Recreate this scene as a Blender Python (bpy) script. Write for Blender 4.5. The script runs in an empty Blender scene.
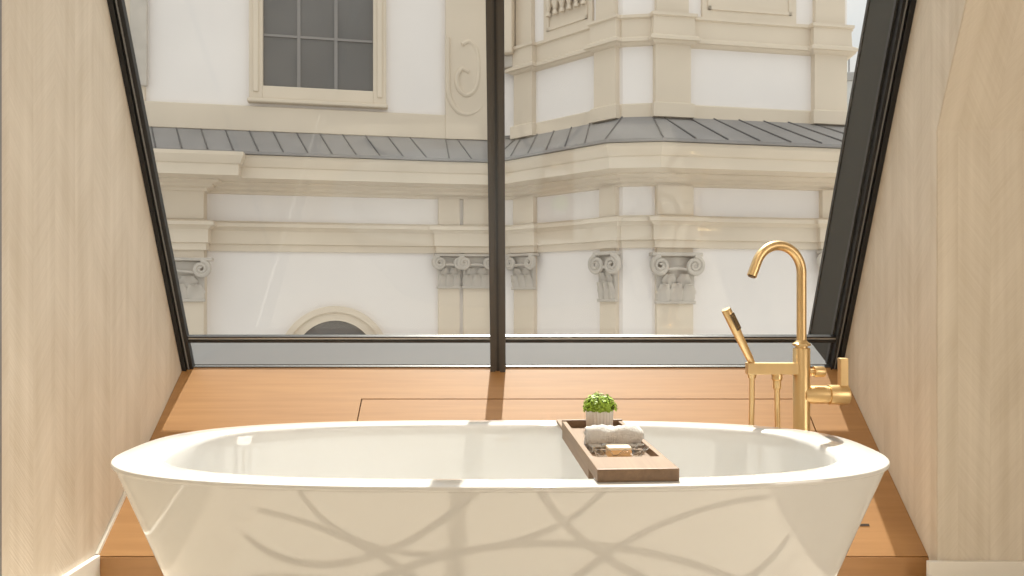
import bpy, bmesh, math, random
from mathutils import Vector, Matrix
random.seed(7)
PI = math.pi
scene = bpy.context.scene
COL = scene.collection

# ------------------------------------------------------------------ camera, world, sun, added fill lights, exposure
F = 755.0                     # focal length in pixels of the 1024 wide frame
HZ = 294.0                    # horizon row
EYE = 0.95                    # camera height above the floor
cam_d = bpy.data.cameras.new('camera')
cam = bpy.data.objects.new('camera', cam_d); COL.objects.link(cam)
cam_d.sensor_width = 36.0
cam_d.lens = F / 1024.0 * 36.0
cam_d.shift_y = (HZ - 288.0) / 1024.0
cam_d.clip_end = 500
cam.location = (0, 0, EYE); cam.rotation_euler = (PI / 2, 0, 0)
scene.camera = cam

scene.view_settings.view_transform = 'Standard'
scene.view_settings.look = 'None'
scene.view_settings.gamma = 1.0
scene.view_settings.use_curve_mapping = False
scene.view_settings.exposure = 0.0

def make_world():
    w = bpy.data.worlds.new('sky'); scene.world = w; w.use_nodes = True
    nt = w.node_tree; nt.nodes.clear()
    N = nt.nodes.new; L = nt.links.new
    out = N('ShaderNodeOutputWorld'); bg = N('ShaderNodeBackground')
    tc = N('ShaderNodeTexCoord'); mp = N('ShaderNodeMapping'); mp.inputs['Scale'].default_value = (1, 1, 2.4)
    no = N('ShaderNodeTexNoise'); no.inputs['Scale'].default_value = 2.6; no.inputs['Detail'].default_value = 7
    cr = N('ShaderNodeValToRGB')
    cr.color_ramp.elements[0].position = 0.40; cr.color_ramp.elements[0].color = (0.80, 0.835, 0.86, 1)
    cr.color_ramp.elements[1].position = 0.58; cr.color_ramp.elements[1].color = (0.95, 0.93, 0.89, 1)
    sx = N('ShaderNodeSeparateXYZ')
    mr = N('ShaderNodeMapRange'); mr.inputs['From Min'].default_value = 0.25; mr.inputs['From Max'].default_value = 0.9
    mr.inputs['To Min'].default_value = 0.92; mr.inputs['To Max'].default_value = 1.75
    L(tc.outputs['Generated'], mp.inputs['Vector']); L(mp.outputs['Vector'], no.inputs['Vector'])
    L(no.outputs['Fac'], cr.inputs['Fac']); L(cr.outputs['Color'], bg.inputs['Color'])
    L(tc.outputs['Generated'], sx.inputs['Vector']); L(sx.outputs['Z'], mr.inputs['Value'])
    L(mr.outputs['Result'], bg.inputs['Strength'])
    L(bg.outputs['Background'], out.inputs['Surface'])
make_world()

SUN_EL, SUN_SIDE = math.radians(56), 0.044
def make_sun():
    d = bpy.data.lights.new('sun', 'SUN'); d.energy = 9.0; d.angle = math.radians(0.6); d.color = (1.0, 0.95, 0.86)
    o = bpy.data.objects.new('sun', d); COL.objects.link(o)
    v = Vector((-SUN_SIDE, -math.cos(SUN_EL), -math.sin(SUN_EL)))
    o.rotation_euler = v.to_track_quat('-Z', 'Y').to_euler(); o.location = (2, 12, 14)
make_sun()

def ceiling_fill(x, y, size, power, col=(1.0, 0.86, 0.68), z=2.58):  # unseen area light added under the ceiling to brighten the room
    d = bpy.data.lights.new('ceiling_fill', 'AREA'); d.shape = 'DISK'; d.size = size; d.energy = power; d.color = col
    o = bpy.data.objects.new('ceiling_fill', d); COL.objects.link(o); o.location = (x, y, z)
    return o
WARM = (1.0, 0.89, 0.745)
ceiling_fill(-0.2, -1.2, 0.9, 8, WARM)
ceiling_fill(0.0, 1.0, 0.7, 6, WARM)
def side_fill(loc, aim, w, h, power, col):
    """area light added as fill from the right, out of the picture"""
    d = bpy.data.lights.new('side_fill', 'AREA'); d.shape = 'RECTANGLE'; d.size = w; d.size_y = h; d.energy = power; d.color = col
    o = bpy.data.objects.new('side_fill', d); COL.objects.link(o); o.location = loc
    o.rotation_euler = (Vector(aim) - Vector(loc)).to_track_quat('-Z', 'Z').to_euler()
side_fill((3.3, -0.9, 1.35), (-1.3, -0.4, 1.15), 1.8, 1.5, 47, (1.0, 0.92, 0.80))  # added fill, chiefly for the left wall; no opening is built here

# ------------------------------------------------------------------ node helpers and materials
def new_mat(name):
    m = bpy.data.materials.new(name); m.use_nodes = True
    nt = m.node_tree
    return m, nt, nt.nodes['Principled BSDF']

def plain(name, col, rough=0.5, metal=0.0, var=0.0, scale=8.0, bump=0.0, bscale=60.0, stretch=(1, 1, 1), spec=None, coat=0.0):
    m, nt, b = new_mat(name)
    b.inputs['Base Color'].default_value = (*col, 1)
    b.inputs['Roughness'].default_value = rough; b.inputs['Metallic'].default_value = metal
    if spec is not None: b.inputs['Specular IOR Level'].default_value = spec
    if coat: b.inputs['Coat Weight'].default_value = coat; b.inputs['Coat Roughness'].default_value = 0.05
    N = nt.nodes.new; L = nt.links.new
    if var or bump:
        g = N('ShaderNodeNewGeometry'); mp = N('ShaderNodeMapping'); mp.inputs['Scale'].default_value = stretch
        L(g.outputs['Position'], mp.inputs['Vector'])
    if var:
        no = N('ShaderNodeTexNoise'); no.inputs['Scale'].default_value = scale; no.inputs['Detail'].default_value = 5
        L(mp.outputs['Vector'], no.inputs['Vector'])
        cr = N('ShaderNodeValToRGB')
        cr.color_ramp.elements[0].position = 0.3; cr.color_ramp.elements[1].position = 0.7
        cr.color_ramp.elements[0].color = (*[c * (1 - var) for c in col], 1)
        cr.color_ramp.elements[1].color = (*[min(1, c * (1 + var)) for c in col], 1)
        L(no.outputs['Fac'], cr.inputs['Fac']); L(cr.outputs['Color'], b.inputs['Base Color'])
    if bump:
        n2 = N('ShaderNodeTexNoise'); n2.inputs['Scale'].default_value = bscale; n2.inputs['Detail'].default_value = 4
        L(mp.outputs['Vector'], n2.inputs['Vector'])
        bp = N('ShaderNodeBump'); bp.inputs['Strength'].default_value = bump; bp.inputs['Distance'].default_value = 0.01
        L(n2.outputs['Fac'], bp.inputs['Height']); L(bp.outputs['Normal'], b.inputs['Normal'])
    return m

def math_node(nt, op, a, b=None):
    n = nt.nodes.new('ShaderNodeMath'); n.operation = op
    for i, v in enumerate((a, b)):
        if v is None: continue
        if isinstance(v, (int, float)): n.inputs[i].default_value = v
        else: nt.links.new(v, n.inputs[i])
    return n.outputs[0]

def wallpaper(name, axis, base, dark, pale):
    """pale herringbone wall covering: narrow upright strips, grain slanting left and right in turn"""
    m, nt, b = new_mat(name); N = nt.nodes.new; L = nt.links.new
    g = N('ShaderNodeNewGeometry'); s = N('ShaderNodeSeparateXYZ'); L(g.outputs['Position'], s.inputs['Vector'])
    u = s.outputs[axis]; v = s.outputs['Z']
    W = 0.098
    p = math_node(nt, 'DIVIDE', math_node(nt, 'ADD', u, 20.0), W)
    fl = math_node(nt, 'FLOOR', p); fr = math_node(nt, 'FRACT', p)
    tri = math_node(nt, 'PINGPONG', p, 1.0)
    slant = math_node(nt, 'MULTIPLY', tri, W * 1.3)
    w = math_node(nt, 'ADD', v, slant)
    def noise(kx, ky, kz, detail, src=None):
        c = N('ShaderNodeCombineXYZ')
        L(math_node(nt, 'MULTIPLY', src or w, kx), c.inputs['X']); L(math_node(nt, 'MULTIPLY', fl, ky), c.inputs['Y'])
        L(math_node(nt, 'MULTIPLY', u, kz), c.inputs['Z'])
        n = N('ShaderNodeTexNoise'); n.inputs['Scale'].default_value = 1.0; n.inputs['Detail'].default_value = detail
        L(c.outputs['Vector'], n.inputs['Vector']); return n
    n1 = noise(130.0, 3.7, 9.0, 4)          # fine slanting grain
    n2 = noise(4.5, 11.3, 0.0, 2)           # broad leaf-like figure along the slant
    n3 = noise(0.9, 7.9, 26.0, 3, v)        # upright streaks, strip by strip
    cr = N('ShaderNodeValToRGB'); e = cr.color_ramp.elements
    e[0].position = 0.36; e[0].color = (*dark, 1); e[1].position = 0.63; e[1].color = (*pale, 1)
    k = e.new(0.5); k.color = (*base, 1)
    f = math_node(nt, 'ADD', math_node(nt, 'MULTIPLY', n1.outputs['Fac'], 0.22), math_node(nt, 'ADD', math_node(nt, 'MULTIPLY', n2.outputs['Fac'], 0.30), math_node(nt, 'MULTIPLY', n3.outputs['Fac'], 0.48)))
    L(f, cr.inputs['Fac'])
    edge = math_node(nt, 'LESS_THAN', fr, 0.012)
    mx = N('ShaderNodeMix'); mx.data_type = 'RGBA'
    L(math_node(nt, 'MULTIPLY', edge, 0.35), mx.inputs['Factor']); L(cr.outputs['Color'], mx.inputs['A'])
    mx.inputs['B'].default_value = (*dark, 1)
    L(mx.outputs['Result'], b.inputs['Base Color'])
    b.inputs['Roughness'].default_value = 0.55
    bp = N('ShaderNodeBump'); bp.inputs['Strength'].default_value = 0.12; bp.inputs['Distance'].default_value = 0.004
    L(n1.outputs['Fac'], bp.inputs['Height']); L(bp.outputs['Normal'], b.inputs['Normal'])
    return m

def wood(name, pale, dark, rough=0.4, along='X', fine=1.0, spec=0.5):
    m, nt, b = new_mat(name); N = nt.nodes.new; L = nt.links.new
    tc = N('ShaderNodeTexCoord'); mp = N('ShaderNodeMapping')
    sc = {'X': (1.2, 26, 26), 'Y': (26, 1.2, 26), 'Z': (26, 26, 1.2)}[along]
    mp.inputs['Scale'].default_value = [c * fine for c in sc]
    L(tc.outputs['Object'], mp.inputs['Vector'])
    no = N('ShaderNodeTexNoise'); no.inputs['Scale'].default_value = 2.2; no.inputs['Detail'].default_value = 6; no.inputs['Distortion'].default_value = 0.4
    L(mp.outputs['Vector'], no.inputs['Vector'])
    mp2 = N('ShaderNodeMapping'); mp2.inputs['Scale'].default_value = [c * 0.16 * fine for c in sc]
    L(tc.outputs['Object'], mp2.inputs['Vector'])
    n2 = N('ShaderNodeTexNoise'); n2.inputs['Scale'].default_value = 1.5; n2.inputs['Detail'].default_value = 2
    L(mp2.outputs['Vector'], n2.inputs['Vector'])
    cr = N('ShaderNodeValToRGB'); e = cr.color_ramp.elements
    e[0].position = 0.32; e[0].color = (*dark, 1); e[1].position = 0.68; e[1].color = (*pale, 1)
    f = math_node(nt, 'ADD', math_node(nt, 'MULTIPLY', no.outputs['Fac'], 0.6), math_node(nt, 'MULTIPLY', n2.outputs['Fac'], 0.4))
    L(f, cr.inputs['Fac']); L(cr.outputs['Color'], b.inputs['Base Color'])
    b.inputs['Roughness'].default_value = rough; b.inputs['Specular IOR Level'].default_value = spec
    bp = N('ShaderNodeBump'); bp.inputs['Strength'].default_value = 0.06; bp.inputs['Distance'].default_value = 0.003
    L(no.outputs['Fac'], bp.inputs['Height']); L(bp.outputs['Normal'], b.inputs['Normal'])
    return m

def glass_mat(name, tint, refl=0.028):
    m = bpy.data.materials.new(name); m.use_nodes = True
    nt = m.node_tree; nt.nodes.clear(); N = nt.nodes.new; L = nt.links.new
    out = N('ShaderNodeOutputMaterial'); mix = N('ShaderNodeMixShader'); tr = N('ShaderNodeBsdfTransparent'); gl = N('ShaderNodeBsdfGlossy')
    tr.inputs['Color'].default_value = (*tint, 1); gl.inputs['Roughness'].default_value = 0.02
    lw = N('ShaderNodeLayerWeight'); lw.inputs['Blend'].default_value = 0.5
    p = math_node(nt, 'POWER', lw.outputs['Facing'], 5.0)
    f = math_node(nt, 'ADD', math_node(nt, 'MULTIPLY', p, 0.9), refl)
    L(f, mix.inputs[0]); L(tr.outputs[0], mix.inputs[1]); L(gl.outputs[0], mix.inputs[2]); L(mix.outputs[0], out.inputs['Surface'])
    return m

def reflection_mat():  # dark curved bands invented for the reflection in the tub front
    m, nt, b = new_mat('reflected_bands'); N = nt.nodes.new; L = nt.links.new
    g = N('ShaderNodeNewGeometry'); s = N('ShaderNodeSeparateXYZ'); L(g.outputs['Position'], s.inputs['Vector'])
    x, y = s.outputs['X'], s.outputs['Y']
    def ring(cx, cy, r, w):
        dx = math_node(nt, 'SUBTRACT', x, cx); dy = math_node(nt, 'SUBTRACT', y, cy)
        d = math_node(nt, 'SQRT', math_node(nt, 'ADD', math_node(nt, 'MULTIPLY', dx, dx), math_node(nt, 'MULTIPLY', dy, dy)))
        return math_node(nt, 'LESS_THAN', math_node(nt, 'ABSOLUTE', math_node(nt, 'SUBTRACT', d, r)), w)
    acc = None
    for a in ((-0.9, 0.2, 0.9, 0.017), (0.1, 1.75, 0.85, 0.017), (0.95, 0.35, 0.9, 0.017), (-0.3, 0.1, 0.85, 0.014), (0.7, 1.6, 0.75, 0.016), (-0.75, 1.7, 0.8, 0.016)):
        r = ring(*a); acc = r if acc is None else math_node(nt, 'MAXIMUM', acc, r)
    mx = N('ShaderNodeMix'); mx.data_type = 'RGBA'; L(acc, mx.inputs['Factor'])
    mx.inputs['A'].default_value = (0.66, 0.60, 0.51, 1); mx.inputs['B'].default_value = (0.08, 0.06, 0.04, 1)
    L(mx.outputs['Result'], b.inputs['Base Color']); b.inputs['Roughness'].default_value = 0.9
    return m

M = {}
M['wall_y'] = wallpaper('herringbone_wall_side', 'Y', (0.70, 0.63, 0.53), (0.63, 0.555, 0.45), (0.77, 0.70, 0.60))
M['wall_x'] = wallpaper('herringbone_wall_front', 'X', (0.70, 0.63, 0.53), (0.63, 0.555, 0.45), (0.77, 0.70, 0.60))
M['oak'] = wood('oiled_oak', (0.46, 0.238, 0.080), (0.37, 0.178, 0.052), 0.50, 'X', 1.0, 1.0)
M['oak_dark'] = plain('deck_gap', (0.05, 0.03, 0.02), 0.8)
M['walnut'] = wood('walnut', (0.27, 0.172, 0.098), (0.19, 0.115, 0.064), 0.48, 'Y', 1.6, 0.8)
M['ceramic'] = plain('white_enamel', (0.725, 0.725, 0.715), 0.04, spec=1.0)
M['black'] = plain('black_frame', (0.012, 0.012, 0.013), 0.35)
M['charcoal'] = plain('charcoal_frame', (0.040, 0.042, 0.044), 0.45)
M['fin'] = plain('dark_cladding', (0.045, 0.044, 0.040), 0.6, spec=0.2)
M['bronze'] = plain('bronze_frame', (0.055, 0.048, 0.042), 0.4)
M['steel'] = plain('brushed_steel', (0.56, 0.56, 0.56), 0.34, 0.9, var=0.03, scale=3, stretch=(1, 30, 30))
M['ledge'] = plain('zinc_ledge', (0.050, 0.052, 0.055), 0.55, var=0.06, scale=1.2, spec=0.25)
M['brass'] = plain('brushed_brass', (0.74, 0.54, 0.285), 0.38, 1.0, var=0.05, scale=20, stretch=(1, 1, 0.05))
M['brass_dark'] = plain('spray_plate', (0.16, 0.12, 0.08), 0.4, 0.6)
M['white_trim'] = plain('white_trim', (0.82, 0.79, 0.73), 0.4)
M['grey_trim'] = plain('grey_trim', (0.22, 0.22, 0.22), 0.5)
M['plaster'] = plain('ceiling_paint', (0.80, 0.77, 0.72), 0.8)
M['stone_floor'] = plain('stone_floor', (0.62, 0.55, 0.46), 0.4, var=0.08, scale=3)
M['glass'] = glass_mat('clear_glass', (0.96, 0.965, 0.955))
M['slab'] = reflection_mat()
M['render_white'] = plain('white_render', (0.82, 0.775, 0.74), 0.9, var=0.03, scale=0.6)
M['stone'] = plain('cream_stone', (0.68, 0.59, 0.475), 0.9, var=0.05, scale=0.9)
M['stone_grey'] = plain('weathered_stone', (0.52, 0.475, 0.42), 0.9, var=0.08, scale=4)
M['lead'] = plain('grey_metal_roof', (0.27, 0.258, 0.25), 0.7, 0.0, var=0.10, scale=1.5, spec=0.25)
M['lead_dark'] = plain('roof_seam', (0.11, 0.105, 0.105), 0.7)
M['dark_glass'] = plain('dark_window_glass', (0.13, 0.125, 0.12), 0.15, var=0.10, scale=1.2)
M['muntin'] = plain('grey_window_bars', (0.24, 0.225, 0.215), 0.6)
M['asphalt'] = plain('paving', (0.45, 0.43, 0.40), 0.9)
M['grey_build'] = plain('grey_far_render', (0.52, 0.53, 0.53), 0.9)
M['towel'] = plain('white_terry', (0.90, 0.885, 0.87), 0.95, bump=0.9, bscale=420)
M['soap'] = plain('amber_soap', (0.86, 0.52, 0.24), 0.35, var=0.05, scale=60)
M['soap_top'] = plain('soap_band', (0.88, 0.74, 0.55), 0.4)
M['pot'] = plain('white_pot', (0.82, 0.80, 0.77), 0.5)
M['soil'] = plain('soil', (0.06, 0.045, 0.03), 0.9)
M['leaf'] = plain('bright_green_leaf', (0.29, 0.44, 0.035), 0.5, var=0.35, scale=160)
M['clear'] = glass_mat('clear_film', (0.93, 0.92, 0.9), 0.13)
M['antenna'] = plain('mast_grey', (0.3, 0.3, 0.3), 0.6)

# ------------------------------------------------------------------ mesh helpers
def obj(name, bm, mat, parent=None, smooth=False, bevel=0.0, segs=2):
    if bevel:
        bmesh.ops.bevel(bm, geom=list(bm.edges), offset=bevel, segments=segs, profile=0.6, affect='EDGES')
    bmesh.ops.recalc_face_normals(bm, faces=bm.faces)
    me = bpy.data.meshes.new(name); bm.to_mesh(me); bm.free()
    mats = mat if isinstance(mat, (list, tuple)) else [mat]
    for k in mats: me.materials.append(k)
    if smooth:
        for p in me.polygons: p.use_smooth = True
        me.set_sharp_from_angle(angle=math.radians(smooth if smooth is not True else 40))
    o = bpy.data.objects.new(name, me); COL.objects.link(o)
    if parent is not None:
        o.parent = parent
        bpy.context.view_layer.update() if False else None
        o.matrix_parent_inverse = parent_matrix(parent).inverted()
    return o
def parent_matrix(o):
    m = Matrix.LocRotScale(o.location, o.rotation_euler, o.scale)
    if o.parent: m = parent_matrix(o.parent) @ o.matrix_parent_inverse @ m
    return m
def thing(name, label, cat, loc=(0, 0, 0), rz=0, group=None):
    o = bpy.data.objects.new(name, None); COL.objects.link(o); o.empty_display_size = 0.1
    o.location = loc; o.rotation_euler = (0, 0, rz)
    o['label'] = label; o['category'] = cat
    if group: o['group'] = group
    return o
def tag(o, label, cat, group=None):
    o['label'] = label; o['category'] = cat
    if group: o['group'] = group
    return o
def struct(o, label=None):
    o['kind'] = 'structure'
    return o
def add_box(bm, lo, hi, mi=0, xf=None):
    co = [(x, y, z) for x in (lo[0], hi[0]) for y in (lo[1], hi[1]) for z in (lo[2], hi[2])]
    vs = [bm.verts.new(xf(c) if xf else c) for c in co]
    for f in ((0, 1, 3, 2), (4, 6, 7, 5), (0, 4, 5, 1), (2, 3, 7, 6), (0, 2, 6, 4), (1, 5, 7, 3)):
        fc = bm.faces.new([vs[i] for i in f]); fc.material_index = mi
    return vs
def box(lo, hi, xf=None):
    bm = bmesh.new(); add_box(bm, lo, hi, 0, xf); return bm
def prism_x(poly, x0, x1):
    bm = bmesh.new()
    a = [bm.verts.new((x0, y, z)) for y, z in poly]; b = [bm.verts.new((x1, y, z)) for y, z in poly]
    n = len(poly)
    bm.faces.new(a); bm.faces.new(b[::-1])
    for i in range(n): bm.faces.new([a[i], b[i], b[(i + 1) % n], a[(i + 1) % n]])
    return bm
def add_tube(bm, pts, r, n=16, caps=True, mi=0):
    pts = [Vector(p) for p in pts]; rad = r if isinstance(r, (list, tuple)) else [r] * len(pts)
    rings = []; up = None
    for i, p in enumerate(pts):
        d = (pts[min(i + 1, len(pts) - 1)] - pts[max(i - 1, 0)]).normalized()
        if up is None:
            up = Vector((0, 0, 1)) if abs(d.z) < 0.9 else Vector((1, 0, 0))
        up = (up - d * up.dot(d)).normalized(); sd = d.cross(up)
        rings.append([bm.verts.new(p + (up * math.cos(2 * PI * k / n) + sd * math.sin(2 * PI * k / n)) * rad[i]) for k in range(n)])
    for a, b in zip(rings, rings[1:]):
        for k in range(n):
            f = bm.faces.new([a[k], a[(k + 1) % n], b[(k + 1) % n], b[k]]); f.material_index = mi
    if caps:
        f = bm.faces.new(rings[0][::-1]); f.material_index = mi
        f = bm.faces.new(rings[-1]); f.material_index = mi
def tube(pts, r, n=16):
    bm = bmesh.new(); add_tube(bm, pts, r, n); return bm
def lathe(bm, c, prof, n=32, axis='Z', mi=0):
    """prof: (radius, distance along axis)"""
    rings = []
    for r, h in prof:
        ring = []
        for k in range(n):
            a = 2 * PI * k / n; p = (r * math.cos(a), r * math.sin(a), h)
            if axis == 'X': p = (h, p[0], p[1])
            elif axis == 'Y': p = (p[0], h, p[1])
            ring.append(bm.verts.new(Vector(c) + Vector(p)))
        rings.append(ring)
    for a, b in zip(rings, rings[1:]):
        for k in range(n):
            f = bm.faces.new([a[k], a[(k + 1) % n], b[(k + 1) % n], b[k]]); f.material_index = mi
    bm.faces.new(rings[0][::-1]); bm.faces.new(rings[-1])

# ------------------------------------------------------------------ room measures
W = 1.30                              # half width between the side walls of the window bay
SL = 0.4407                           # window leans into the room by this much per metre of height
WY, WZ = 2.988, 0.661                 # foot of the window on the sloping deck
NY, NZ = 2.357, 0.132                 # nose of the deck
KY, KZ = 2.309, 1.4516                # knee of the sloped ceiling beside the bay
CZ = 2.60
def win_y(z): return WY - SL * (z - WZ)
VL = math.sqrt(1 + SL * SL)
VV = Vector((0, -SL, 1)) / VL; VN = Vector((0, -1, -SL)) / VL
def win_xf(c):                        # (x, along the slope, into the room)
    return Vector((0, WY, WZ)) + Vector((c[0], 0, 0)) + VV * c[1] + VN * c[2]
VTOP = (CZ - WZ) * VL
BACK = -3.2; RX = 3.4

# floor, walls, ceiling
o = struct(obj('floor', box((-W - 0.15, BACK - 0.15, -0.12), (RX + 0.15, 3.2, 0.0)), M['stone_floor']))
poly = [(BACK, 0), (3.2, 0), (win_y(0.3) + 0.02, 0.3), (win_y(CZ) + 0.02, CZ), (BACK, CZ)]
struct(obj('wall_left', prism_x(poly, -W - 0.15, -W), M['wall_y']))
poly = [(KY + 0.003, 0), (3.2, 0), (win_y(0.3) + 0.02, 0.3), (win_y(CZ) + 0.02, CZ), (KY + 0.003 - SL * (CZ - KZ), CZ), (KY + 0.003, KZ)]
struct(obj('wall_right', prism_x(poly, W, W + 0.15), M['wall_y']))
struct(obj('wall_front', box((W + 0.002, KY, 0), (RX, KY + 0.12, KZ)), M['wall_x']))
poly = [(KY, KZ), (KY + 0.12, KZ), (KY - SL * (CZ - KZ) + 0.12, CZ), (KY - SL * (CZ - KZ), CZ)]
struct(obj('ceiling_slope', prism_x(poly, W + 0.002, RX), M['wall_x']))
struct(obj('wall_back', box((-W - 0.15, BACK - 0.15, 0), (RX + 0.15, BACK, CZ)), M['wall_x']))
struct(obj('wall_side', box((RX, BACK, 0), (RX + 0.15, KY + 0.12, CZ)), M['wall_y']))
struct(obj('ceiling', box((-W - 0.15, BACK - 0.15, CZ), (RX + 0.15, win_y(CZ) + 0.03, CZ + 0.12)), M['plaster']))
# skirting
struct(obj('baseboard_left', box((-W, BACK, 0), (-W + 0.017, NY - 0.004, 0.137)), M['white_trim'], bevel=0.003))
struct(obj('baseboard_right', box((W - 0.034, KY - 0.018, 0), (RX, KY, 0.1365)), M['white_trim'], bevel=0.003))
t = (Vector((0, NY, NZ)) - Vector((0, WY, WZ)))
DS = t.length; DD = t.normalized(); DN = Vector((0, DD.z, -DD.y)); DN = DN if DN.z > 0 else -DN
def deck_xf(c):                       # (x, down the slope from the window foot, above the surface)
    return Vector((0, WY, WZ)) + Vector((c[0], 0, 0)) + DD * c[1] + DN * c[2]
struct(obj('trim_1', box((-W + 0.0005, 0.46, 0.0), (-W + 0.010, DS - 0.002, 0.010), deck_xf), M['white_trim']))
struct(obj('trim_2', box((-W, 1.880, 0.137), (-W + 0.008, 1.912, CZ)), M['grey_trim']))

# sloping oak deck under the window
deck = bpy.data.objects.new('window_deck', None); COL.objects.link(deck); deck['kind'] = 'structure'
poly = [(NY + 0.004, 0.0), (NY + 0.004, NZ - 0.022), (WY - 0.02, WZ - 0.034), (WY + 0.004, WZ - 0.010), (WY + 0.16, WZ - 0.006), (WY + 0.16, 0)]
obj('deck_core', prism_x(poly, -W + 0.002, W - 0.002), M['oak_dark'], deck)
obj('deck_riser', box((-W + 0.001, NY - 0.003, 0.0), (W - 0.001, NY + 0.004, NZ - 0.003)), M['oak'], deck)
def s_of(y):                          # picture row of a deck line -> distance down the slope
    k = (y - HZ) / F; sl = (WZ - NZ) / (WY - NY)
    Y = (EYE - WZ + sl * WY) / (k + sl)
    return (WY - Y) / (WY - NY) * DS
S1 = s_of(399.0); G = 0.0022; TH = 0.02
HX0, HX1 = -0.569, 1.103
obj('deck_board', box((-W + 0.001, 0, -TH), (W - 0.001, S1 - G, 0), deck_xf), M['oak'], deck)
obj('deck_board', box((-W + 0.001, S1 - G, -TH), (HX0 - G, DS, 0), deck_xf), M['oak'], deck)
rb = obj('deck_board', box((HX1 + G, S1 - G, -TH), (W - 0.001, DS, 0), deck_xf), M['oak'], deck)
obj('deck_board', box((HX0 - G, DS - 0.12, -TH), (HX1 + G, DS, 0), deck_xf), M['oak'], deck)
Ys = s_of(525.0)
obj('finger_slot', box((1.118, Ys - 0.004, -0.002), (1.155, Ys + 0.004, 0.0012), deck_xf), M['oak_dark'], rb)
tag(obj('access_panel', box((HX0 + G, S1 + G, -TH), (HX1 - G, DS - 0.12 - 2 * G, 0), deck_xf), M['oak']),
    'large oak access panel let flush into the sloping deck behind the bathtub', 'panel')

# sloping window: black frame, mullion, steel upstand, two panes
win = bpy.data.objects.new('window_1', None); COL.objects.link(win); win['kind'] = 'structure'
VB = (0.7668 - WZ) * VL               # top of the steel upstand
def wbox(name, mat, lo, hi, bevel=0.002): return obj(name, box(lo, hi, win_xf), mat, win, bevel=bevel)
jl = wbox('jamb', M['black'], (-W + 0.001, -0.035, -0.012), (-W + 0.042, VTOP, 0.012))
for a, b_, h in ((-W + 0.001, -W + 0.018, 0.022), (-W + 0.024, -W + 0.028, 0.016)):
    obj('bead', box((a, -0.035, 0.012), (b_, VTOP, h), win_xf), M['black'] if h > 0.02 else M['grey_trim'], jl)
jr = wbox('jamb', M['black'], (W - 0.042, -0.05, -0.012), (W - 0.001, VTOP, 0.010))
for a, b_, h, k in ((W - 0.042, W - 0.038, 0.014, 'black'), (W - 0.030, W - 0.026, 0.014, 'grey_trim'), (W - 0.020, W - 0.001, 0.020, 'black')):
    obj('bead', box((a, -0.05, 0.010), (b_, VTOP, h), win_xf), M[k], jr)
fin = wbox('outer_fin', M['fin'], (W - 0.046, 0.004, -0.215), (W - 0.020, VTOP + 0.1, -0.0125))
obj('fin_edge', box((W - 0.050, 0.004, -0.232), (W - 0.018, VTOP + 0.1, -0.215), win_xf), M['black'], fin)
obj('fin_edge', box((W - 0.050, 0.004, -0.030), (W - 0.046, VTOP + 0.1, -0.0125), win_xf), M['black'], fin)
MX = -0.055
mu = wbox('mullion', M['bronze'], (MX - 0.030, -0.012, -0.012), (MX + 0.030, VTOP, 0.020))
obj('bead', box((MX - 0.004, -0.012, 0.020), (MX + 0.004, VTOP, 0.0212), win_xf), M['black'], mu)
obj('bead', box((MX + 0.008, -0.012, 0.020), (MX + 0.029, VTOP, 0.027), win_xf), M['bronze'], mu)
obj('bead', box((MX - 0.029, -0.012, 0.020), (MX - 0.010, VTOP, 0.025), win_xf), M['bronze'], mu)
for a, b_, nm in ((-W + 0.042, MX - 0.030, 'l'), (MX + 0.030, W - 0.042, 'r')):
    wbox('sill_bead', M['charcoal'], (a, -0.004, -0.012), (b_, 0.003, 0.003), 0.001)
    obj('lower_pane', box((a + 0.001, 0.003, -0.011), (b_ - 0.001, VB - 0.0035, -0.003), win_xf), M['glass'], win)
    br = wbox('bottom_rail', M['black'], (a, VB - 0.003, -0.012), (b_, VB + 0.008, 0.010), 0.001)
    obj('bead', box((a, VB + 0.008, -0.012), (b_, VB + 0.016, 0.004), win_xf), M['steel'], br)
    obj('bead', box((a, VB + 0.016, -0.012), (b_, VB + 0.022, 0.006), win_xf), M['black'], br)
    obj('pane', box((a + 0.001, VB + 0.022, -0.011), (b_ - 0.001, VTOP - 0.01, -0.003), win_xf), M['glass'], win)

struct(obj('window_ledge', box((-2.6, WY + 0.165, WZ - 0.06), (2.6, 5.0, WZ - 0.004)), M['ledge']))

# ------------------------------------------------------------------ bathtub
TX, TY, RIM = -0.026, 1.832, 0.58
def sup(a, b, n, N=208):
    r = []
    for k in range(N):
        t = 2 * PI * k / N; c, s = math.cos(t), math.sin(t)
        r.append((a * math.copysign(abs(c) ** (2 / n), c), b * math.copysign(abs(s) ** (2 / n), s)))
    return r
def loft(levels, close0=True, close1=True):
    bm = bmesh.new(); rings = [[bm.verts.new((TX + x, TY + y, z)) for x, y in sup(a, b, n)] for a, b, z, n in levels]
    for p, q in zip(rings, rings[1:]):
        for k in range(len(p)): bm.faces.new([p[k], p[(k + 1) % len(p)], q[(k + 1) % len(p)], q[k]])
    if close0: bm.faces.new(rings[0][::-1])
    if close1: bm.faces.new(rings[-1])
    return bm
tub = thing('bathtub', 'white freestanding double-ended bathtub with a flat rim, standing in front of the window deck', 'bathtub', (TX, TY, 0))
A, B = 0.889, 0.385
NE = 2.85
lv = [(0.640, 0.272, 0.0, 2.8), (0.650, 0.280, 0.012, 2.8)]
for i in range(1, 13):
    q = i / 12; lv.append((0.650 + (A - 0.006 - 0.650) * q, 0.280 + (B - 0.006 - 0.280) * q, 0.012 + (RIM - 0.012 - 0.012) * q, 2.8 + (NE - 2.8) * q))
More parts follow.
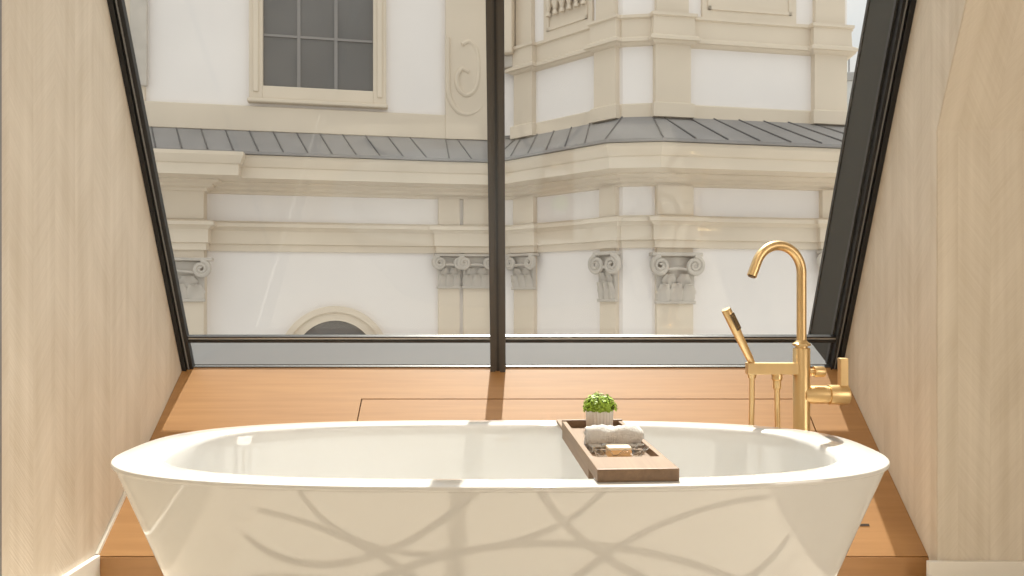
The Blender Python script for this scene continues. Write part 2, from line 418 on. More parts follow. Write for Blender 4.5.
lv += [(A - 0.001, B - 0.001, RIM - 0.0105, NE), (A, B, RIM - 0.009, NE), (A, B, RIM - 0.003, NE), (A - 0.001, B - 0.001, RIM - 0.0008, NE), (A - 0.003, B - 0.003, RIM, NE)]
ia, ib = A - 0.108, B - 0.070
lv += [(ia + 0.008, ib + 0.008, RIM, 2.9), (ia + 0.003, ib + 0.003, RIM - 0.0015, 2.9), (ia - 0.001, ib - 0.001, RIM - 0.006, 2.9), (ia - 0.004, ib - 0.004, RIM - 0.014, 2.9)]
for i in range(1, 11):
    q = i / 10; e = q * q * (3 - 2 * q) * 0.35 + q * 0.65
    lv.append((ia - 0.004 - 0.05 * q ** 3, ib - 0.004 - 0.035 * q ** 2, RIM - 0.014 - 0.33 * q, 2.9 - 0.4 * q))
lv += [(ia - 0.085, ib - 0.07, 0.198, 2.4), (ia - 0.15, ib - 0.12, 0.174, 2.4), (ia - 0.40, ib - 0.2, 0.165, 2.4)]
obj('tub_shell', loft(lv), M['ceramic'], tub, smooth=50)
bm = bmesh.new(); lathe(bm, (TX, TY, 0.1655), [(0.033, 0), (0.033, 0.004), (0.026, 0.007), (0.010, 0.008)], 32)
obj('drain', bm, M['brass'], tub, smooth=True)
bm = bmesh.new(); lathe(bm, (TX, TY - ib + 0.012, 0.48), [(0.028, 0.0), (0.028, 0.008), (0.020, 0.012)], 28, 'Y')
obj('overflow_cap', bm, M['brass'], tub, smooth=True)

# ------------------------------------------------------------------ brass floor-standing bath filler
FD = 2.20
def fx(px): return (px - 512) / F * FD
def fz(py): return EYE - (py - HZ) / F * FD
tap = thing('bath_filler', 'tall brushed brass bath mixer with gooseneck spout and hand shower behind the tub rim', 'tap', (fx(801.5), FD, 0))
BX = fx(801.5)
bm = bmesh.new()
lathe(bm, (BX, FD, 0), [(0.024, 0.012), (0.024, fz(348) - 0.002), (0.0225, fz(348)), (0.017, fz(348) + 0.001), (0.017, fz(346)), (0.025, fz(345.5)), (0.0255, fz(343.5)), (0.018, fz(342)), (0.014, fz(340))], 40)
obj('column', bm, M['brass'], tap, smooth=True)
bm = bmesh.new(); lathe(bm, (BX, FD, 0), [(0.055, 0.0), (0.055, 0.006), (0.050, 0.010), (0.03, 0.012)], 40)
obj('floor_flange', bm, M['brass'], tap, smooth=True)
th = math.radians(17); hd = Vector((-math.cos(th), -math.sin(th), 0)); R = 0.0785
c0 = Vector((BX, FD, fz(341))); zc = fz(273)
pts = [c0, Vector((BX, FD, zc - 0.06)), Vector((BX, FD, zc - 0.02))]
for i in range(0, 27):
    a = math.radians(160) * i / 26
    pts.append(Vector((BX, FD, zc)) + hd * (R - R * math.cos(a)) + Vector((0, 0, R * math.sin(a))))
d = (pts[-1] - pts[-2]).normalized(); pts += [pts[-1] + d * 0.02, pts[-1] + d * 0.040]
sp = obj('spout', tube(pts, 0.0138, 24), M['brass'], tap, smooth=True)
obj('aerator', tube([pts[-1] - d * 0.002, pts[-1] + d * 0.003], 0.0105, 20), M['brass_dark'], sp, smooth=True)
obj('crossbar', box((fx(746), FD - 0.018, fz(374)), (BX - 0.01, FD + 0.010, fz(362.5))), M['brass'], tap, bevel=0.0025)
# hand shower
hb, ht = Vector((fx(751.5), FD - 0.004, fz(363))), Vector((fx(723), FD - 0.03, fz(309)))
dv = (ht - hb); ln = dv.length; dn = dv.normalized()
hs = obj('hand_shower', tube([hb, hb + dn * 0.012, hb + dn * 0.014, hb + dv * 0.55, hb + dv * 0.60, hb + dv * 0.985, ht], [0.0095, 0.0095, 0.0105, 0.0125, 0.0135, 0.0138, 0.012], 24), M['brass'], tap, smooth=True)
sdv = (Vector((0.62, -1.0, 0.2))); sdv = (sdv - dn * sdv.dot(dn)).normalized(); tdv = dn.cross(sdv)
bm = bmesh.new()
def hx(c): return hb + dn * c[0] + tdv * c[1] + sdv * c[2]
add_box(bm, (ln * 0.62, -0.0085, 0.0), (ln * 0.91, 0.0085, 0.0146), 0, hx)
sp2 = obj('spray_face', bm, M['brass_dark'], hs)
for r in range(7):
    for c in range(3):
        p = hx((ln * (0.665 + 0.035 * r), -0.005 + 0.005 * c, 0.0146))
        obj('nozzle', tube([p, p + sdv * 0.0016], 0.0012, 6), M['brass'], sp2)
bm = bmesh.new(); lathe(bm, (hb.x, FD - 0.004, 0), [(0.0125, fz(364)), (0.0125, fz(375)), (0.011, fz(378))], 24)
obj('handset_cradle', bm, M['brass'], tap, smooth=True)
NX = fx(776.5)
bm = bmesh.new(); lathe(bm, (NX, FD - 0.004, 0), [(0.0125, fz(373)), (0.0155, fz(375)), (0.0155, fz(379)), (0.0115, fz(380.5)), (0.0115, fz(388)), (0.009, fz(389))], 24)
obj('hose_nut', bm, M['brass'], tap, smooth=True)
hp = [(hb.x, FD - 0.004, fz(376))]
for i in range(0, 6): hp.append((hb.x - 0.0015 * i, FD - 0.004, fz(376) - 0.07 * (i + 1)))
x0, x1 = hp[-1][0], NX + 0.006; zb = hp[-1][2]
for i in range(1, 13):
    a = PI * i / 13; hp.append(((x0 + x1) / 2 - (x1 - x0) / 2 * math.cos(a), FD - 0.004, zb - 0.06 * math.sin(a)))
for i in range(0, 7): hp.append((x1 - 0.006 * i / 6, FD - 0.004, zb + (fz(387) - zb) * i / 6))
# ribbed hose
fine = []
for a, b in zip(hp, hp[1:]):
    k = max(1, int((Vector(b) - Vector(a)).length / 0.0035))
    for i in range(k): fine.append(Vector(a).lerp(Vector(b), i / k))
fine.append(Vector(hp[-1]))
obj('shower_hose', tube(fine, [0.0082 if i % 2 else 0.0074 for i in range(len(fine))], 12), M['brass'], tap, smooth=60)
# valve and lever
vz = fz(394.5)
bm = bmesh.new()
lathe(bm, (0, FD - 0.004, vz), [(0.024, BX + 0.005), (0.026, BX + 0.03), (0.026, fx(826)), (0.0245, fx(826.5)), (0.0245, fx(827.5)), (0.0285, fx(828)), (0.0285, fx(844.5)), (0.026, fx(847))], 40, 'X')
vv = obj('valve_body', bm, M['brass'], tap, smooth=True)
obj('lever', box((fx(838.5), FD - 0.014, vz + 0.02), (fx(846.5), FD + 0.008, fz(358))), M['brass'], vv, bevel=0.002)
bm = bmesh.new(); lathe(bm, (0, FD - 0.004, fz(371.5)), [(0.008, BX + 0.02), (0.008, fx(815)), (0.0155, fx(813.3)), (0.0155, fx(822.5)), (0.013, fx(824))], 28, 'X')
obj('diverter_knob', bm, M['brass'], tap, smooth=True)

# ------------------------------------------------------------------ bath tray with plant, towel and soap
T0 = Vector((0.249, 1.486, 0))       # middle of the tray's near end
tlen = 0.618; tw = 0.082
ca = Vector((math.sin(0) + (0.2140 - 0.249), 2.10 - 1.486, 0)).normalized(); cb = Vector((ca.y, -ca.x, 0))
def txf(c): return T0 + cb * c[0] + ca * c[1] + Vector((0, 0, c[2]))
def trz(): return math.atan2(-ca.x, ca.y)
tray = thing('bath_tray', 'dark wooden bath tray laid across the tub rims, holding plant, towel and soap', 'tray', txf((0, tlen / 2, RIM)))
TZ = RIM + 0.026; TBt = RIM - 0.020
for s in (-1, 1):
    a, b = sorted((s * tw, s * (tw - 0.012)))
    obj('side_board', box((a, 0.110, TBt), (b, tlen - 0.060, TZ), txf), M['walnut'], tray, bevel=0.0015)
obj('end_block', box((-tw, 0.0, RIM + 0.0005), (tw, 0.112, TZ), txf), M['walnut'], tray, bevel=0.002)
obj('end_block', box((-tw, tlen - 0.062, RIM + 0.0005), (tw, tlen - 0.050, TZ + 0.004), txf), M['walnut'], tray, bevel=0.0015)
obj('end_ledge', box((-tw, tlen - 0.052, RIM + 0.0005), (tw, tlen + 0.075, RIM + 0.009), txf), M['walnut'], tray, bevel=0.0015)
obj('tray_floor', box((-tw + 0.011, 0.111, RIM + 0.002), (tw - 0.011, tlen - 0.061, RIM + 0.0095), txf), M['walnut'], tray)
TF = RIM + 0.0097
# plant
pc = txf((0.012, tlen - 0.104, TF))
plant = thing('potted_plant', 'small bright green bushy plant in a ribbed white pot at the back of the tray', 'plant', pc)
bm = bmesh.new(); n = 96; rings = []
for r, h in ((0.031, 0.0), (0.0335, 0.002), (0.0355, 0.051), (0.0365, 0.054), (0.0335, 0.0545), (0.032, 0.049)):
    rings.append([bm.verts.new(pc + Vector(((r + (0.0013 * math.cos(24 * 2 * PI * k / n) if h < 0.0535 else 0)) * math.cos(2 * PI * k / n), (r + (0.0013 * math.cos(24 * 2 * PI * k / n) if h < 0.0535 else 0)) * math.sin(2 * PI * k / n), h))) for k in range(n)])
for a, b in zip(rings, rings[1:]):
    for k in range(n): bm.faces.new([a[k], a[(k + 1) % n], b[(k + 1) % n], b[k]])
bm.faces.new(rings[0][::-1])
obj('pot', bm, M['pot'], plant, smooth=60)
bm = bmesh.new(); lathe(bm, pc, [(0.031, 0.043), (0.032, 0.0485), (0.012, 0.050)], 24); obj('soil', bm, M['soil'], plant, smooth=True)
bm = bmesh.new()
for i in range(900):
    a = random.uniform(0, 2 * PI); el = math.asin(random.uniform(-0.08, 1)); rr = 0.0435 * random.uniform(0.7, 1.03)
    lump = 1 + 0.08 * math.sin(5 * a + 2) * math.cos(4 * el)
    p = pc + Vector((math.cos(a) * math.cos(el) * rr * lump, math.sin(a) * math.cos(el) * rr * lump, 0.057 + math.sin(el) * rr * 0.92 * lump))
    nrm = Vector((math.cos(a) * math.cos(el), math.sin(a) * math.cos(el), math.sin(el) + 0.3)).normalized()
    tv = nrm.cross(Vector((random.uniform(-1, 1), random.uniform(-1, 1), random.uniform(-1, 1)))).normalized(); bv = nrm.cross(tv)
    s = random.uniform(0.0035, 0.006)
    tip = p + tv * s * 1.6 + nrm * s * random.uniform(-0.3, 0.9)
    vs = [bm.verts.new(p - tv * s), bm.verts.new(p + bv * s * 0.7 + nrm * s * 0.25), bm.verts.new(tip), bm.verts.new(p - bv * s * 0.7 + nrm * s * 0.25)]
    bm.faces.new(vs[:3]); bm.faces.new([vs[0], vs[2], vs[3]])
for i in range(40):
    a = random.uniform(0, 2 * PI); r = random.uniform(0, 0.02)
    p = pc + Vector((math.cos(a) * r, math.sin(a) * r, 0.049)); add_tube(bm, [p, p + Vector((math.cos(a) * 0.012, math.sin(a) * 0.012, 0.03))], 0.001, 5)
o = obj('foliage', bm, M['leaf'], plant)
# towel roll, axis across the tray
tr_ = 0.031; tc0 = txf((-0.001, 0.252, TF + tr_ + 0.0022))
bm = bmesh.new(); turns = 2.6; th_ = 0.010; na = 110; L2 = 0.0645; nx = 26
def roll(t, x):
    r = tr_ - th_ * 0.5 - th_ * 0.95 * t * turns
    a = -PI / 2 - 0.9 + t * turns * 2 * PI
    e = 0.0012 * math.sin(x * 330 + t * 40) + 0.0015 * math.sin(x * 90 + a * 3)
    return r + e, a
grid_o, grid_i = [], []
for i in range(na + 1):
    t = i / na; ro, ri = [], []
    for j in range(nx + 1):
        x = -L2 + 2 * L2 * j / nx
        endr = 0.004 * (max(0, abs(x) / L2 - 0.85) / 0.15) ** 2
        r, a = roll(t, x)
        for lst, rad in ((ro, r + th_ * 0.44 - endr), (ri, max(0.001, r - th_ * 0.44 + endr))):
            y, z = math.cos(a) * rad, math.sin(a) * rad
            lst.append(bm.verts.new(tc0 + cb * (x + 0.002 * math.sin(a * 2 + t * 6)) + ca * y + Vector((0, 0, z))))
    grid_o.append(ro); grid_i.append(ri)
for i in range(na):
    for j in range(nx):
        bm.faces.new([grid_o[i][j], grid_o[i][j + 1], grid_o[i + 1][j + 1], grid_o[i + 1][j]])
        bm.faces.new([grid_i[i][j], grid_i[i + 1][j], grid_i[i + 1][j + 1], grid_i[i][j + 1]])
    for j in (0, nx): bm.faces.new([grid_o[i][j], grid_o[i + 1][j], grid_i[i + 1][j], grid_i[i][j]])
for i in (0, na):
    for j in range(nx): bm.faces.new([grid_o[i][j], grid_o[i][j + 1], grid_i[i][j + 1], grid_i[i][j]])
tag(obj('rolled_towel', bm, M['towel'], smooth=70), 'rolled white terry hand towel lying across the middle of the bath tray', 'towel')
# crumpled clear dish and soap
bm = bmesh.new(); n = 44; sc0 = txf((-0.008, 0.157, TF)); prev = None; rr_ = []
for r, h in ((0.0, 0.0045), (0.3, 0.0045), (0.6, 0.005), (0.8, 0.008), (0.92, 0.016), (1.0, 0.024)):
    ring = []
    for k in range(n):
        a = 2 * PI * k / n; wv = (r ** 3) * (0.10 * math.sin(7 * a + 1) + 0.07 * math.sin(13 * a))
        ring.append(bm.verts.new(sc0 + cb * (0.060 * r * (1 + wv) * math.cos(a)) + ca * (0.036 * r * (1 + wv) * math.sin(a)) + Vector((0, 0, h + r ** 3 * 0.006 * math.sin(9 * a + 2)))))
    rr_.append(ring)
for a, b in zip(rr_[1:], rr_[2:]):
    for k in range(n): bm.faces.new([a[k], a[(k + 1) % n], b[(k + 1) % n], b[k]])
bm.faces.new(rr_[1][::-1])
for v in rr_[0]: bm.verts.remove(v)
o = obj('soap_dish', bm, M['clear'], smooth=True); tag(o, 'shallow clear dish with a crumpled wavy edge under the soap bar', 'soap dish')
md = o.modifiers.new('thickness', 'SOLIDIFY'); md.thickness = 0.0012; md.offset = 1
SZ = TF + 0.0062
sb = thing('soap_bar', 'square amber soap bar with a pale top on the clear dish in the tray', 'soap', txf((-0.008, 0.157, SZ)))
obj('soap_block', box((-0.034, 0.139, SZ), (0.018, 0.175, SZ + 0.018), txf), M['soap'], sb, bevel=0.004, segs=3)
obj('soap_top', box((-0.0335, 0.1395, SZ + 0.0165), (0.0175, 0.1745, SZ + 0.0235), txf), M['soap_top'], sb, bevel=0.003, segs=3)

# rug in front of the tub (added to put dark curves into its reflection)
tag(obj('reflection_slab', box((-1.0, 0.25, 0.0), (1.1, 1.30, 0.008)), M['slab'], bevel=0.003),
    'cream rug with dark curved bands added in front of the tub for its reflection', 'slab')

# ------------------------------------------------------------------ the church across the street
church = thing('church', 'cream and white baroque church facade seen through the sloping window', 'building', (0, 14.5, -7))
U = [(-15.0, 12.05), (-1.31, 14.84), (-0.30, 14.98), (0.10, 14.88), (1.92, 13.07), (2.41, 13.00), (6.07, 13.69), (6.45, 19.0)]
def frame(i):
    a, b = Vector(U[i]), Vector(U[i + 1]); t = (b - a); L = t.length; t.normalize()
    return a, t, Vector((t.y, -t.x)), L
def s_px(i, px):                      # where the sight line of a column meets wall face i
    a, t, n, L = frame(i); k = (px - 512) / F
    return (k * a.y - a.x) / (t.x - k * t.y)
def P(i, s, out, z):
    a, t, n, L = frame(i); p = a + t * s + n * out
    return Vector((p.x, p.y, z))
def wxf(i): return lambda c: P(i, c[0], c[1], c[2])
def Z(y, i, px, out=0.0):             # picture row -> height on wall face i
    p = P(i, s_px(i, px), out, 0); return EYE + (HZ - y) / F * p.y
def offset_path(path, d):
    pts = [Vector(p) for p in path]; res = []
    for k, p in enumerate(pts):
        ns = []
        if k > 0: t = (p - pts[k - 1]).normalized(); ns.append(Vector((t.y, -t.x)))
        if k < len(pts) - 1: t = (pts[k + 1] - p).normalized(); ns.append(Vector((t.y, -t.x)))
        if len(ns) == 1: res.append(p + ns[0] * d)
        else:
            m = (ns[0] + ns[1]).normalized(); res.append(p + m * (d / max(0.25, m.dot(ns[0]))))
    return res
def sweep(path, prof, bm=None):
    bm = bm or bmesh.new(); cols = []
    for out, z in prof: cols.append([bm.verts.new((p.x, p.y, z)) for p in offset_path(path, out)])
    for a, b in zip(cols, cols[1:]):
        for k in range(len(path) - 1): bm.faces.new([a[k], a[k + 1], b[k + 1], b[k]])
    return bm
def jogged(jogs):
    """plan line with the breaks over the pilasters: jogs = {face: [(s0, s1, depth)]}"""
    r = []
    for i in range(len(U) - 1):
        a, t, n, L = frame(i); r.append(tuple(a))
        for s0, s1, d in jogs.get(i, []):
            for s, q in ((s0, 0), (s0, d), (s1, d), (s1, 0)): r.append(tuple(a + t * s + n * q))
    r.append(U[-1]); return r
# lower pilasters: (face, left column, right column)
LOW = [(0, 158, 207), (0, 438, 459), (1, 463, 489), (3, 517, 537), (3, 603, 619), (5, 655, 691), (5, 819, 842)]
jg = {}
for f, a, b in LOW: jg.setdefault(f, []).append((s_px(f, a), s_px(f, b), 0.30 if b == 207 else 0.09))
lowpath = jogged(jg)
# main wall, full height, and a top
obj('wall', sweep(U, [(0, -7), (0, 8.2)]), M['render_white'], church)
E0 = EYE
levels = dict(arch_b=0.795, arch_m=0.93, arch_t=1.218, frieze_b=1.34, frieze_t=1.86, cor1=1.98, cor2=2.07, eave=2.50, roof=3.08)
z = {k: v + E0 for k, v in levels.items()}
def prof(rows): return [(o_, E0 + e_) for o_, e_ in rows]
obj('architrave', sweep(lowpath, prof([(0, .795), (.05, .795), (.05, .92), (.09, .93), (.09, 1.17), (.11, 1.19), (.16, 1.23), (.20, 1.24), (.20, 1.30), (.17, 1.315), (0, 1.36)])), M['stone'], church)
pierpath = jogged({0: [(s_px(0, 158), s_px(0, 207), 0.30)]})
obj('cornice', sweep(pierpath, prof([(0, 1.855), (.06, 1.86), (.06, 1.905), (.11, 1.92), (.17, 1.935), (.17, 1.98), (.25, 2.00), (.31, 2.02), (.31, 2.05), (.70, 2.065), (.70, 2.25), (.73, 2.27), (.76, 2.33), (.79, 2.40), (.79, 2.46), (0, 2.50)])), M['stone'], church)
# lean-to metal roof with standing seams
roof = obj('roof', sweep(U, [(0.0, z['eave'] - 0.03), (0.84, z['eave'] - 0.03), (0.84, z['eave'] + 0.02), (0.0, z['roof'])]), M['lead'], church)
o0 = offset_path(U, 0.845); o1 = offset_path(U, 0.0)
for k in range(len(U) - 1):
    n_ = max(1, int((Vector(U[k + 1]) - Vector(U[k])).length / 0.42))
    lo = [o0[k].lerp(o0[k + 1], j / n_) for j in range(n_ + 1)]; hi = [o1[k].lerp(o1[k + 1], j / n_) for j in range(n_ + 1)]
    for j in range(n_):
        l = lo[j]; h = hi[j] + (o1[k] - o1[k + 1]).normalized() * min(0.30, (o1[k] - o1[k + 1]).length * j / n_)
        obj('seam', tube([(l.x, l.y, z['eave'] + 0.03), (h.x, h.y, z['roof'] + 0.005)], 0.014, 5), M['lead_dark'], roof)
obj('flashing', sweep(U, [(0.015, z['roof'] - 0.03), (0.05, z['roof'] - 0.02), (0.015, z['roof'] + 0.05)]), M['lead_dark'], roof)

def volute(bm, c, r, t, n, turn, w, xf):
    """a flat spiral roll in the wall plane, built from a tapering tube"""
    pts, rad = [], []
    for k in range(34):
        q = k / 33; a = turn * (q * 2.1 * 2 * PI) + PI / 2; rr = r * (1 - 0.86 * q)
        pts.append(xf((c[0] + rr * math.cos(a), c[1] + 0.02 * q, c[2] + rr * math.sin(a)))); rad.append(w * (1 - 0.55 * q))
    add_tube(bm, pts, rad, 7)
def leafy(bm, c, w, h, out, xf):
    """one acanthus leaf: ribbed, curling outwards at its tip"""
    cols = []
    for k in range(8):
        q = k / 7; ww = w * (0.75 + 0.45 * math.sin(q * PI * 0.9)) * (1 - 0.62 * q * q)
        o_ = out * (0.25 + 0.9 * q * q) + (0.0 if q < 0.9 else 0.02); zz = h * (q if q < 0.9 else 0.9 - (q - 0.9) * 0.9)
        row = []
        for j in range(7):
            u = j / 6 * 2 - 1
            row.append(bm.verts.new(xf((c[0] + u * ww * 0.5 * (1 + 0.12 * math.sin(k * 2.4)), c[1] + o_ * (1 - 0.45 * u * u) + (0.012 if j % 2 else 0), c[2] + zz))))
        cols.append(row)
    for a, b in zip(cols, cols[1:]):
        for j in range(6): bm.faces.new([a[j], a[j + 1], b[j + 1], b[j]])
def capital(f, s0, s1, base, zt, zb):
    xf = wxf(f); c = (s0 + s1) / 2; w = s1 - s0; H = zt - zb
    bm = bmesh.new()
    add_box(bm, (s0 - 0.01, base - 0.05, zb), (s1 + 0.01, base + 0.03, zt - H * 0.1), 0, xf)
    add_box(bm, (s0 - 0.03, base - 0.05, zb - 0.03), (s1 + 0.03, base + 0.055, zb + 0.02), 0, xf)
    cp = obj('capital', bm, M['stone_grey'], church, bevel=0.008, segs=1)
    bm = bmesh.new(); add_box(bm, (s0 - w * 0.20, base - 0.05, zt - H * 0.09), (s1 + w * 0.20, base + 0.13, zt - 0.012), 0, xf)
    obj('abacus', bm, M['stone_grey'], cp, bevel=0.012, segs=1)
    for sg in (-1, 1):
        bm = bmesh.new(); volute(bm, (c + sg * w * 0.47, base + 0.10, zt - H * 0.28), H * 0.19, 0, 0, -sg, 0.05, xf)
        obj('volute', bm, M['stone_grey'], cp, smooth=True)
    bm = bmesh.new(); add_tube(bm, [xf((s0 + w * 0.15, base + 0.08, zt - H * 0.36)), xf((c, base + 0.11, zt - H * 0.33)), xf((s1 - w * 0.15, base + 0.08, zt - H * 0.36))], 0.03, 7)
    obj('echinus', bm, M['stone_grey'], cp, smooth=True)
    for u, hh, zz in ((-0.34, 0.40, 0.02), (0.0, 0.42, 0.02), (0.34, 0.40, 0.02), (-0.2, 0.30, 0.30), (0.2, 0.30, 0.30)):
        bm = bmesh.new(); leafy(bm, (c + u * w, base + 0.02, zb + H * zz), w * 0.38, H * hh, 0.13, xf)
        obj('leaf', bm, M['stone_grey'], cp, smooth=60)
CAPROW = {158: (257, 300), 438: (250, 287), 463: (250, 287), 517: (250, 288), 603: (251, 300), 655: (252, 302), 819: (247, 293)}
for f, a, b in LOW:
    s0, s1 = s_px(f, a), s_px(f, b); dp = 0.30 if b == 207 else 0.09; xf = wxf(f)
    obj('pilaster', box((s0, -0.02, -7), (s1, dp, z['arch_b']), xf), M['stone'], church)
    obj('frieze_block', box((s0, 0.0, z['frieze_b'] + 0.02), (s1, dp + 0.02, z['frieze_t']), xf), M['stone'], church)
    t0, t1 = CAPROW[a]
    capital(f, s0, s1, dp, min(Z(t0, f, (a + b) / 2, dp), z['arch_b'] - 0.005), Z(t1, f, (a + b) / 2, dp))

# arched window low on the left face
f = 0; xf = wxf(f); sc_ = s_px(f, 335); zc_ = Z(360, f, 335); Dm = P(f, sc_, 0, 0).y; foreshort = frame(0)[1].x
def arch(r0, r1, o0_, o1_, a0=0, a1=PI, n=40):
    bm = bmesh.new(); rows = []
    for k in range(n + 1):
        a = a0 + (a1 - a0) * k / n
        rows.append([bm.verts.new(xf((sc_ + r * math.cos(a), o, zc_ + r * math.sin(a)))) for r, o in ((r0, o0_), (r0, o1_), (r1, o1_), (r1, o0_))])
    for p, q in zip(rows, rows[1:]):
        for j in range(4): bm.faces.new([p[j], p[(j + 1) % 4], q[(j + 1) % 4], q[j]])
    bm.faces.new(rows[0]); bm.faces.new(rows[-1][::-1])
    return bm
m_px = Dm / F
aw = obj('arched_window', arch(0.001, 40 * m_px, 0.003, 0.02), M['dark_glass'], church)
obj('arch_surround', arch(39.5 * m_px, 49 * m_px, 0.0, 0.09), M['stone'], aw, smooth=20)
obj('arch_moulding', arch(48 * m_px, 54 * m_px, 0.0, 0.14), M['stone'], aw, smooth=20)
obj('arch_surround', box((sc_ - 40 * m_px, 0.003, zc_ - 2.4), (sc_ + 40 * m_px, 0.02, zc_), xf), M['dark_glass'], aw)
for sg in (-1, 1):
    a_, b_ = sorted((sg * 39.5 * m_px, sg * 54 * m_px)); obj('arch_post', box((sc_ + a_, 0, zc_ - 2.4), (sc_ + b_, 0.09, zc_), xf), M['stone'], aw)

# upper storey, left face: base band, window, scroll pilasters
ZB = lambda y, px, f_, out=0: Z(y, f_, px, out)
obj('base_band', box((s_px(0, 60), 0, z['roof'] - 0.05), (frame(0)[3], 0.10, ZB(107, 250, 0)), wxf(0)), M['stone'], church, bevel=0.01, segs=1)
s0, s1 = s_px(0, 250), s_px(0, 386); g0, g1 = s_px(0, 263.5), s_px(0, 373); zb0 = ZB(103, 318, 0); zg = ZB(90, 318, 0); zt = 7.6
xf = wxf(0)
cw = obj('tall_window', box((g0, 0.004, zg), (g1, 0.02, zt), xf), M['dark_glass'], church)
for a, b, q0, q1, d in ((s0, g0, zb0, zt, 0.13), (g1, s1, zb0, zt, 0.13)):
    obj('window_surround', box((a, 0, q0), (b, d, q1), xf), M['stone'], cw, bevel=0.015, segs=1)
    m_ = (a + b) / 2; e_ = 0.05
    obj('surround_moulding', box((m_ - e_, d, q0 + 0.12), (m_ + e_, d + 0.035, q1), xf), M['stone'], cw, bevel=0.012, segs=1)
obj('window_surround', box((g0 - 0.01, 0, zb0), (g1 + 0.01, 0.13, zg), xf), M['stone'], cw, bevel=0.015, segs=1)
obj('window_ledge', box((s0 - 0.03, 0, zb0 - 0.07), (s1 + 0.03, 0.19, zb0), xf), M['stone'], cw, bevel=0.015, segs=1)
for px in (299, 336):
    s = s_px(0, px); obj('window_bar', box((s - 0.03, 0.02, zg), (s + 0.03, 0.05, zt), xf), M['muntin'], cw)
for y in (39, -20):
    zz = ZB(y, 318, 0); obj('window_bar', box((g0, 0.02, zz - 0.022), (g1, 0.045, zz + 0.022), xf), M['muntin'], cw)
def spiral(f_, cpx, cpy, r_out, r_in, turns, a0, dirn, w, out, tail=None):
    xf_ = wxf(f_); s = s_px(f_, cpx); zz = Z(cpy, f_, cpx); pts, rad = [], []
    if tail:
        for px, py in tail: pts.append(xf_((s_px(f_, px), out, Z(py, f_, px)))); rad.append(w)
    for k in range(50):
        q = k / 49; a = a0 + dirn * turns * 2 * PI * q; r = r_out + (r_in - r_out) * q
        pts.append(xf_((s + r * math.cos(a), out, zz + r * math.sin(a)))); rad.append(w * (1 - 0.4 * q))
    bm_ = bmesh.new(); add_tube(bm_, pts, rad, 8); return bm_
zr = z['roof'] - 0.05
bp_ = obj('buttress', box((s_px(0, 446), 0, zr), (frame(0)[3] + 0.0, 0.12, zt), wxf(0)), M['stone'], church)
def band(f_, out, w, cols):
    xf_ = wxf(f_); pts = [Vector(xf_((s_px(f_, px), out, Z(py, f_, px)))) for px, py in cols]; fine_ = []
    for k in range(len(pts) - 1):         # smooth curve through the marks
        p0, p1, p2, p3 = pts[max(k - 1, 0)], pts[k], pts[k + 1], pts[min(k + 2, len(pts) - 1)]
        for q in range(6):
            t_ = q / 6; fine_.append(0.5 * ((2 * p1) + (p2 - p0) * t_ + (2 * p0 - 5 * p1 + 4 * p2 - p3) * t_ * t_ + (3 * p1 - p0 - 3 * p2 + p3) * t_ ** 3))
    return tube(fine_ + [pts[-1]], w, 8)
obj('scroll', band(0, 0.13, 0.05, [(461, 47), (469, 44), (476, 54), (478, 72), (475, 90), (466, 97), (458, 91), (456, 79), (461, 71), (468, 74)]), M['stone'], bp_, smooth=True)
obj('scroll', band(0, 0.12, 0.05, [(447, 40), (447, 70), (448, 96), (455, 111), (466, 116), (478, 111), (486, 97)]), M['stone'], bp_, smooth=True)
obj('buttress', box((0, 0, zr), (frame(1)[3], 0.12, zt), wxf(1)), M['stone'], church)
cs_ = obj('console', box((0.02, 0, Z(58, 2, 512)), (frame(2)[3] - 0.02, 0.34, zt), wxf(2)), M['stone'], church, bevel=0.05)
obj('console_foot', box((0.04, 0, Z(70, 2, 512)), (frame(2)[3] - 0.04, 0.20, Z(58, 2, 512)), wxf(2)), M['stone_grey'], cs_, bevel=0.04)
bl_ = obj('buttress', box((s_px(0, 60), 0, zr), (s_px(0, 146), 0.10, zt), wxf(0)), M['stone'], church)
obj('console', box((s_px(0, 132), 0.05, Z(88, 0, 146)), (s_px(0, 149), 0.16, zt), wxf(0)), M['stone_grey'], bl_, bevel=0.03)

# upper storey, right faces
UPP = [(3, 518, 536, 0.12), (3, 598, 619.5, 0.12), (5, 653, 688, 0.12), (5, 811, 843, 0.12)]
jg = {}
for f, a, b, d in UPP: jg.setdefault(f, []).append((s_px(f, a), min(s_px(f, b), frame(f)[3] - 0.001), d))
uppath = [p for p in jogged(jg)]
i0 = [k for k, p in enumerate(uppath) if tuple(p) == tuple(Vector(U[3]))][0]
uppath = uppath[i0:]
zm = 4.33 + E0
obj('base_band', sweep(uppath, [(0.0, zr), (0.05, zr), (0.05, 3.26 + E0), (0.0, 3.29 + E0)]), M['stone'], church)
obj('string_course', sweep(uppath, [(0.0, zm - 0.06), (0.05, zm - 0.04), (0.08, zm - 0.01), (0.13, zm), (0.13, zm + 0.05), (0.06, zm + 0.10), (0.05, zm + 0.40), (0.09, zm + 0.42), (0.09, zm + 0.47), (0.0, zm + 0.50)]), M['stone'], church, smooth=20)
for f, a, b, d in UPP:
    s0, s1 = s_px(f, a), min(s_px(f, b), frame(f)[3])
    obj('pilaster', box((s0, -0.02, zr), (s1, d, zm), wxf(f)), M['stone'], church)
    obj('pilaster', box((s0 + 0.03, -0.02, zm + 0.45), (s1 - 0.03, d - 0.02, 8.2), wxf(f)), M['stone'], church)
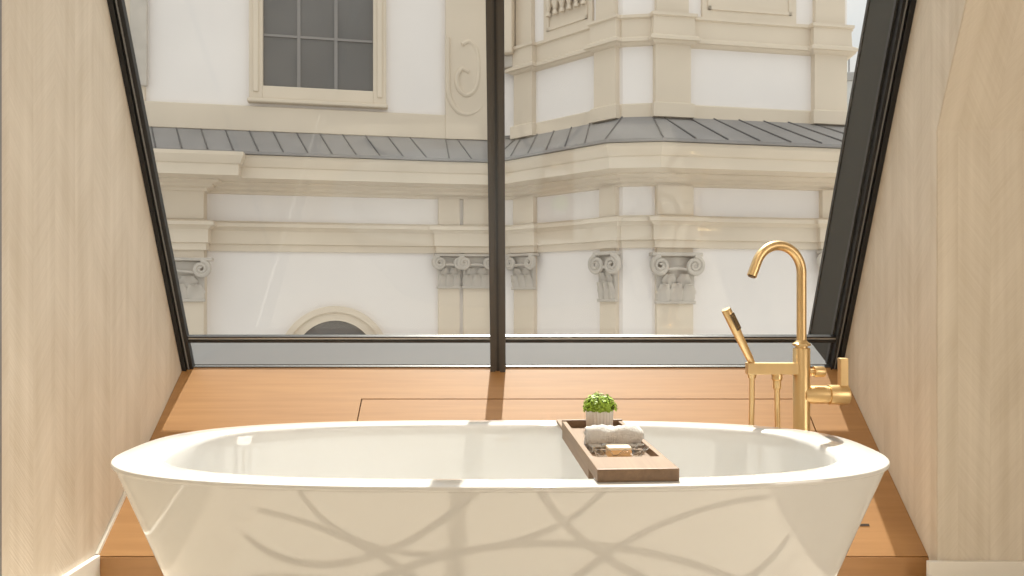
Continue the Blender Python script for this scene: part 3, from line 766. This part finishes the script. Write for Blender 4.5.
# sunk panels with balusters over the string course
for f, a, b in ((3, 545, 594), (5, 701, 795)):
    s0, s1 = s_px(f, a), s_px(f, b); xf = wxf(f)
    pn = obj('blind_panel', box((s0, 0, zm + 0.40), (s1, 0.05, 8.2), xf), M['stone'], church, bevel=0.01, segs=1)
    obj('panel_moulding', box((s0 + 0.10, 0.05, zm + 0.62), (s1 - 0.10, 0.075, zm + 0.68), xf), M['stone'], pn)
    for s_ in (s0 + 0.10, s1 - 0.16): obj('panel_moulding', box((s_, 0.05, zm + 0.62), (s_ + 0.06, 0.075, 8.2), xf), M['stone'], pn)
f = 3; s0, s1 = s_px(3, 549), s_px(3, 591); zz = Z(12, 3, 570)
for k in range(6):
    s = s0 + (s1 - s0) * (k + 0.5) / 6; p = P(3, s, 0.11, zz)
    bm = bmesh.new(); lathe(bm, p, [(0.05, 0), (0.05, 0.05), (0.03, 0.08), (0.075, 0.22), (0.05, 0.38), (0.03, 0.5), (0.05, 0.58), (0.05, 0.65)], 12)
    obj('baluster', bm, M['stone'], pn, smooth=True)
# rest of the block, behind
bm = bmesh.new(); top = [bm.verts.new((x, y, 8.2)) for x, y in U] + [bm.verts.new((-15, 19, 8.2))]; bm.faces.new(top)
obj('top_slab', bm, M['lead'], church)
bm = bmesh.new(); vs = [bm.verts.new(c) for c in ((-15, 12.05, -7), (-15, 19, -7), (-15, 19, 8.2), (-15, 12.05, 8.2), (6.45, 19, -7), (6.45, 19, 8.2))]
bm.faces.new(vs[:4]); bm.faces.new([vs[1], vs[4], vs[5], vs[2]]); obj('rear_wall', bm, M['render_white'], church)

# far building and mast beyond the church corner
def far(px, py, D): return ((px - 512) / F * D, EYE + (HZ - py) / F * D)
D = 46.0; x0, zt_ = far(838, 73, D)
fb = thing('far_building', 'pale grey building with a flat cornice far beyond the church corner', 'building', (x0 + 4, D + 4, -7))
obj('wall', box((x0, D, -7), (x0 + 9, D + 8, zt_ - 0.5)), M['grey_build'], fb)
obj('cornice', box((x0 - 0.25, D - 0.3, zt_ - 0.5), (x0 + 9.2, D + 8.2, zt_)), M['antenna'], fb, bevel=0.05, segs=1)
obj('ledge', box((x0 - 0.1, D - 0.15, zt_ - 1.9), (x0 + 9.1, D, zt_ - 1.7)), M['grey_build'], fb)
for k in range(4):
    wx = x0 + 0.5 + k * 2.1; obj('window', box((wx, D - 0.05, zt_ - 4.4), (wx + 1.0, D + 0.05, zt_ - 2.4)), M['dark_glass'], fb)
ax, az = far(849, 53, D + 2)
am = thing('roof_mast', 'thin grey mast with a small round head on the far grey roof', 'mast', (ax, D + 2, zt_))
obj('pole', tube([(ax, D + 2, zt_ - 0.0), (ax, D + 2, az)], 0.06, 8), M['antenna'], am)
bm = bmesh.new(); lathe(bm, (ax, D + 2, az), [(0.05, -0.2), (0.22, -0.12), (0.26, 0.0), (0.2, 0.12), (0.05, 0.2)], 12); obj('head', bm, M['antenna'], am, smooth=True)
obj('crossarm', tube([(ax - 0.45, D + 2, zt_ + 0.3), (ax + 0.45, D + 2, zt_ + 0.3)], 0.05, 6), M['antenna'], am)
struct(obj('street', box((-60, 3.4, -7.3), (80, 120, -7.0)), M['asphalt']))
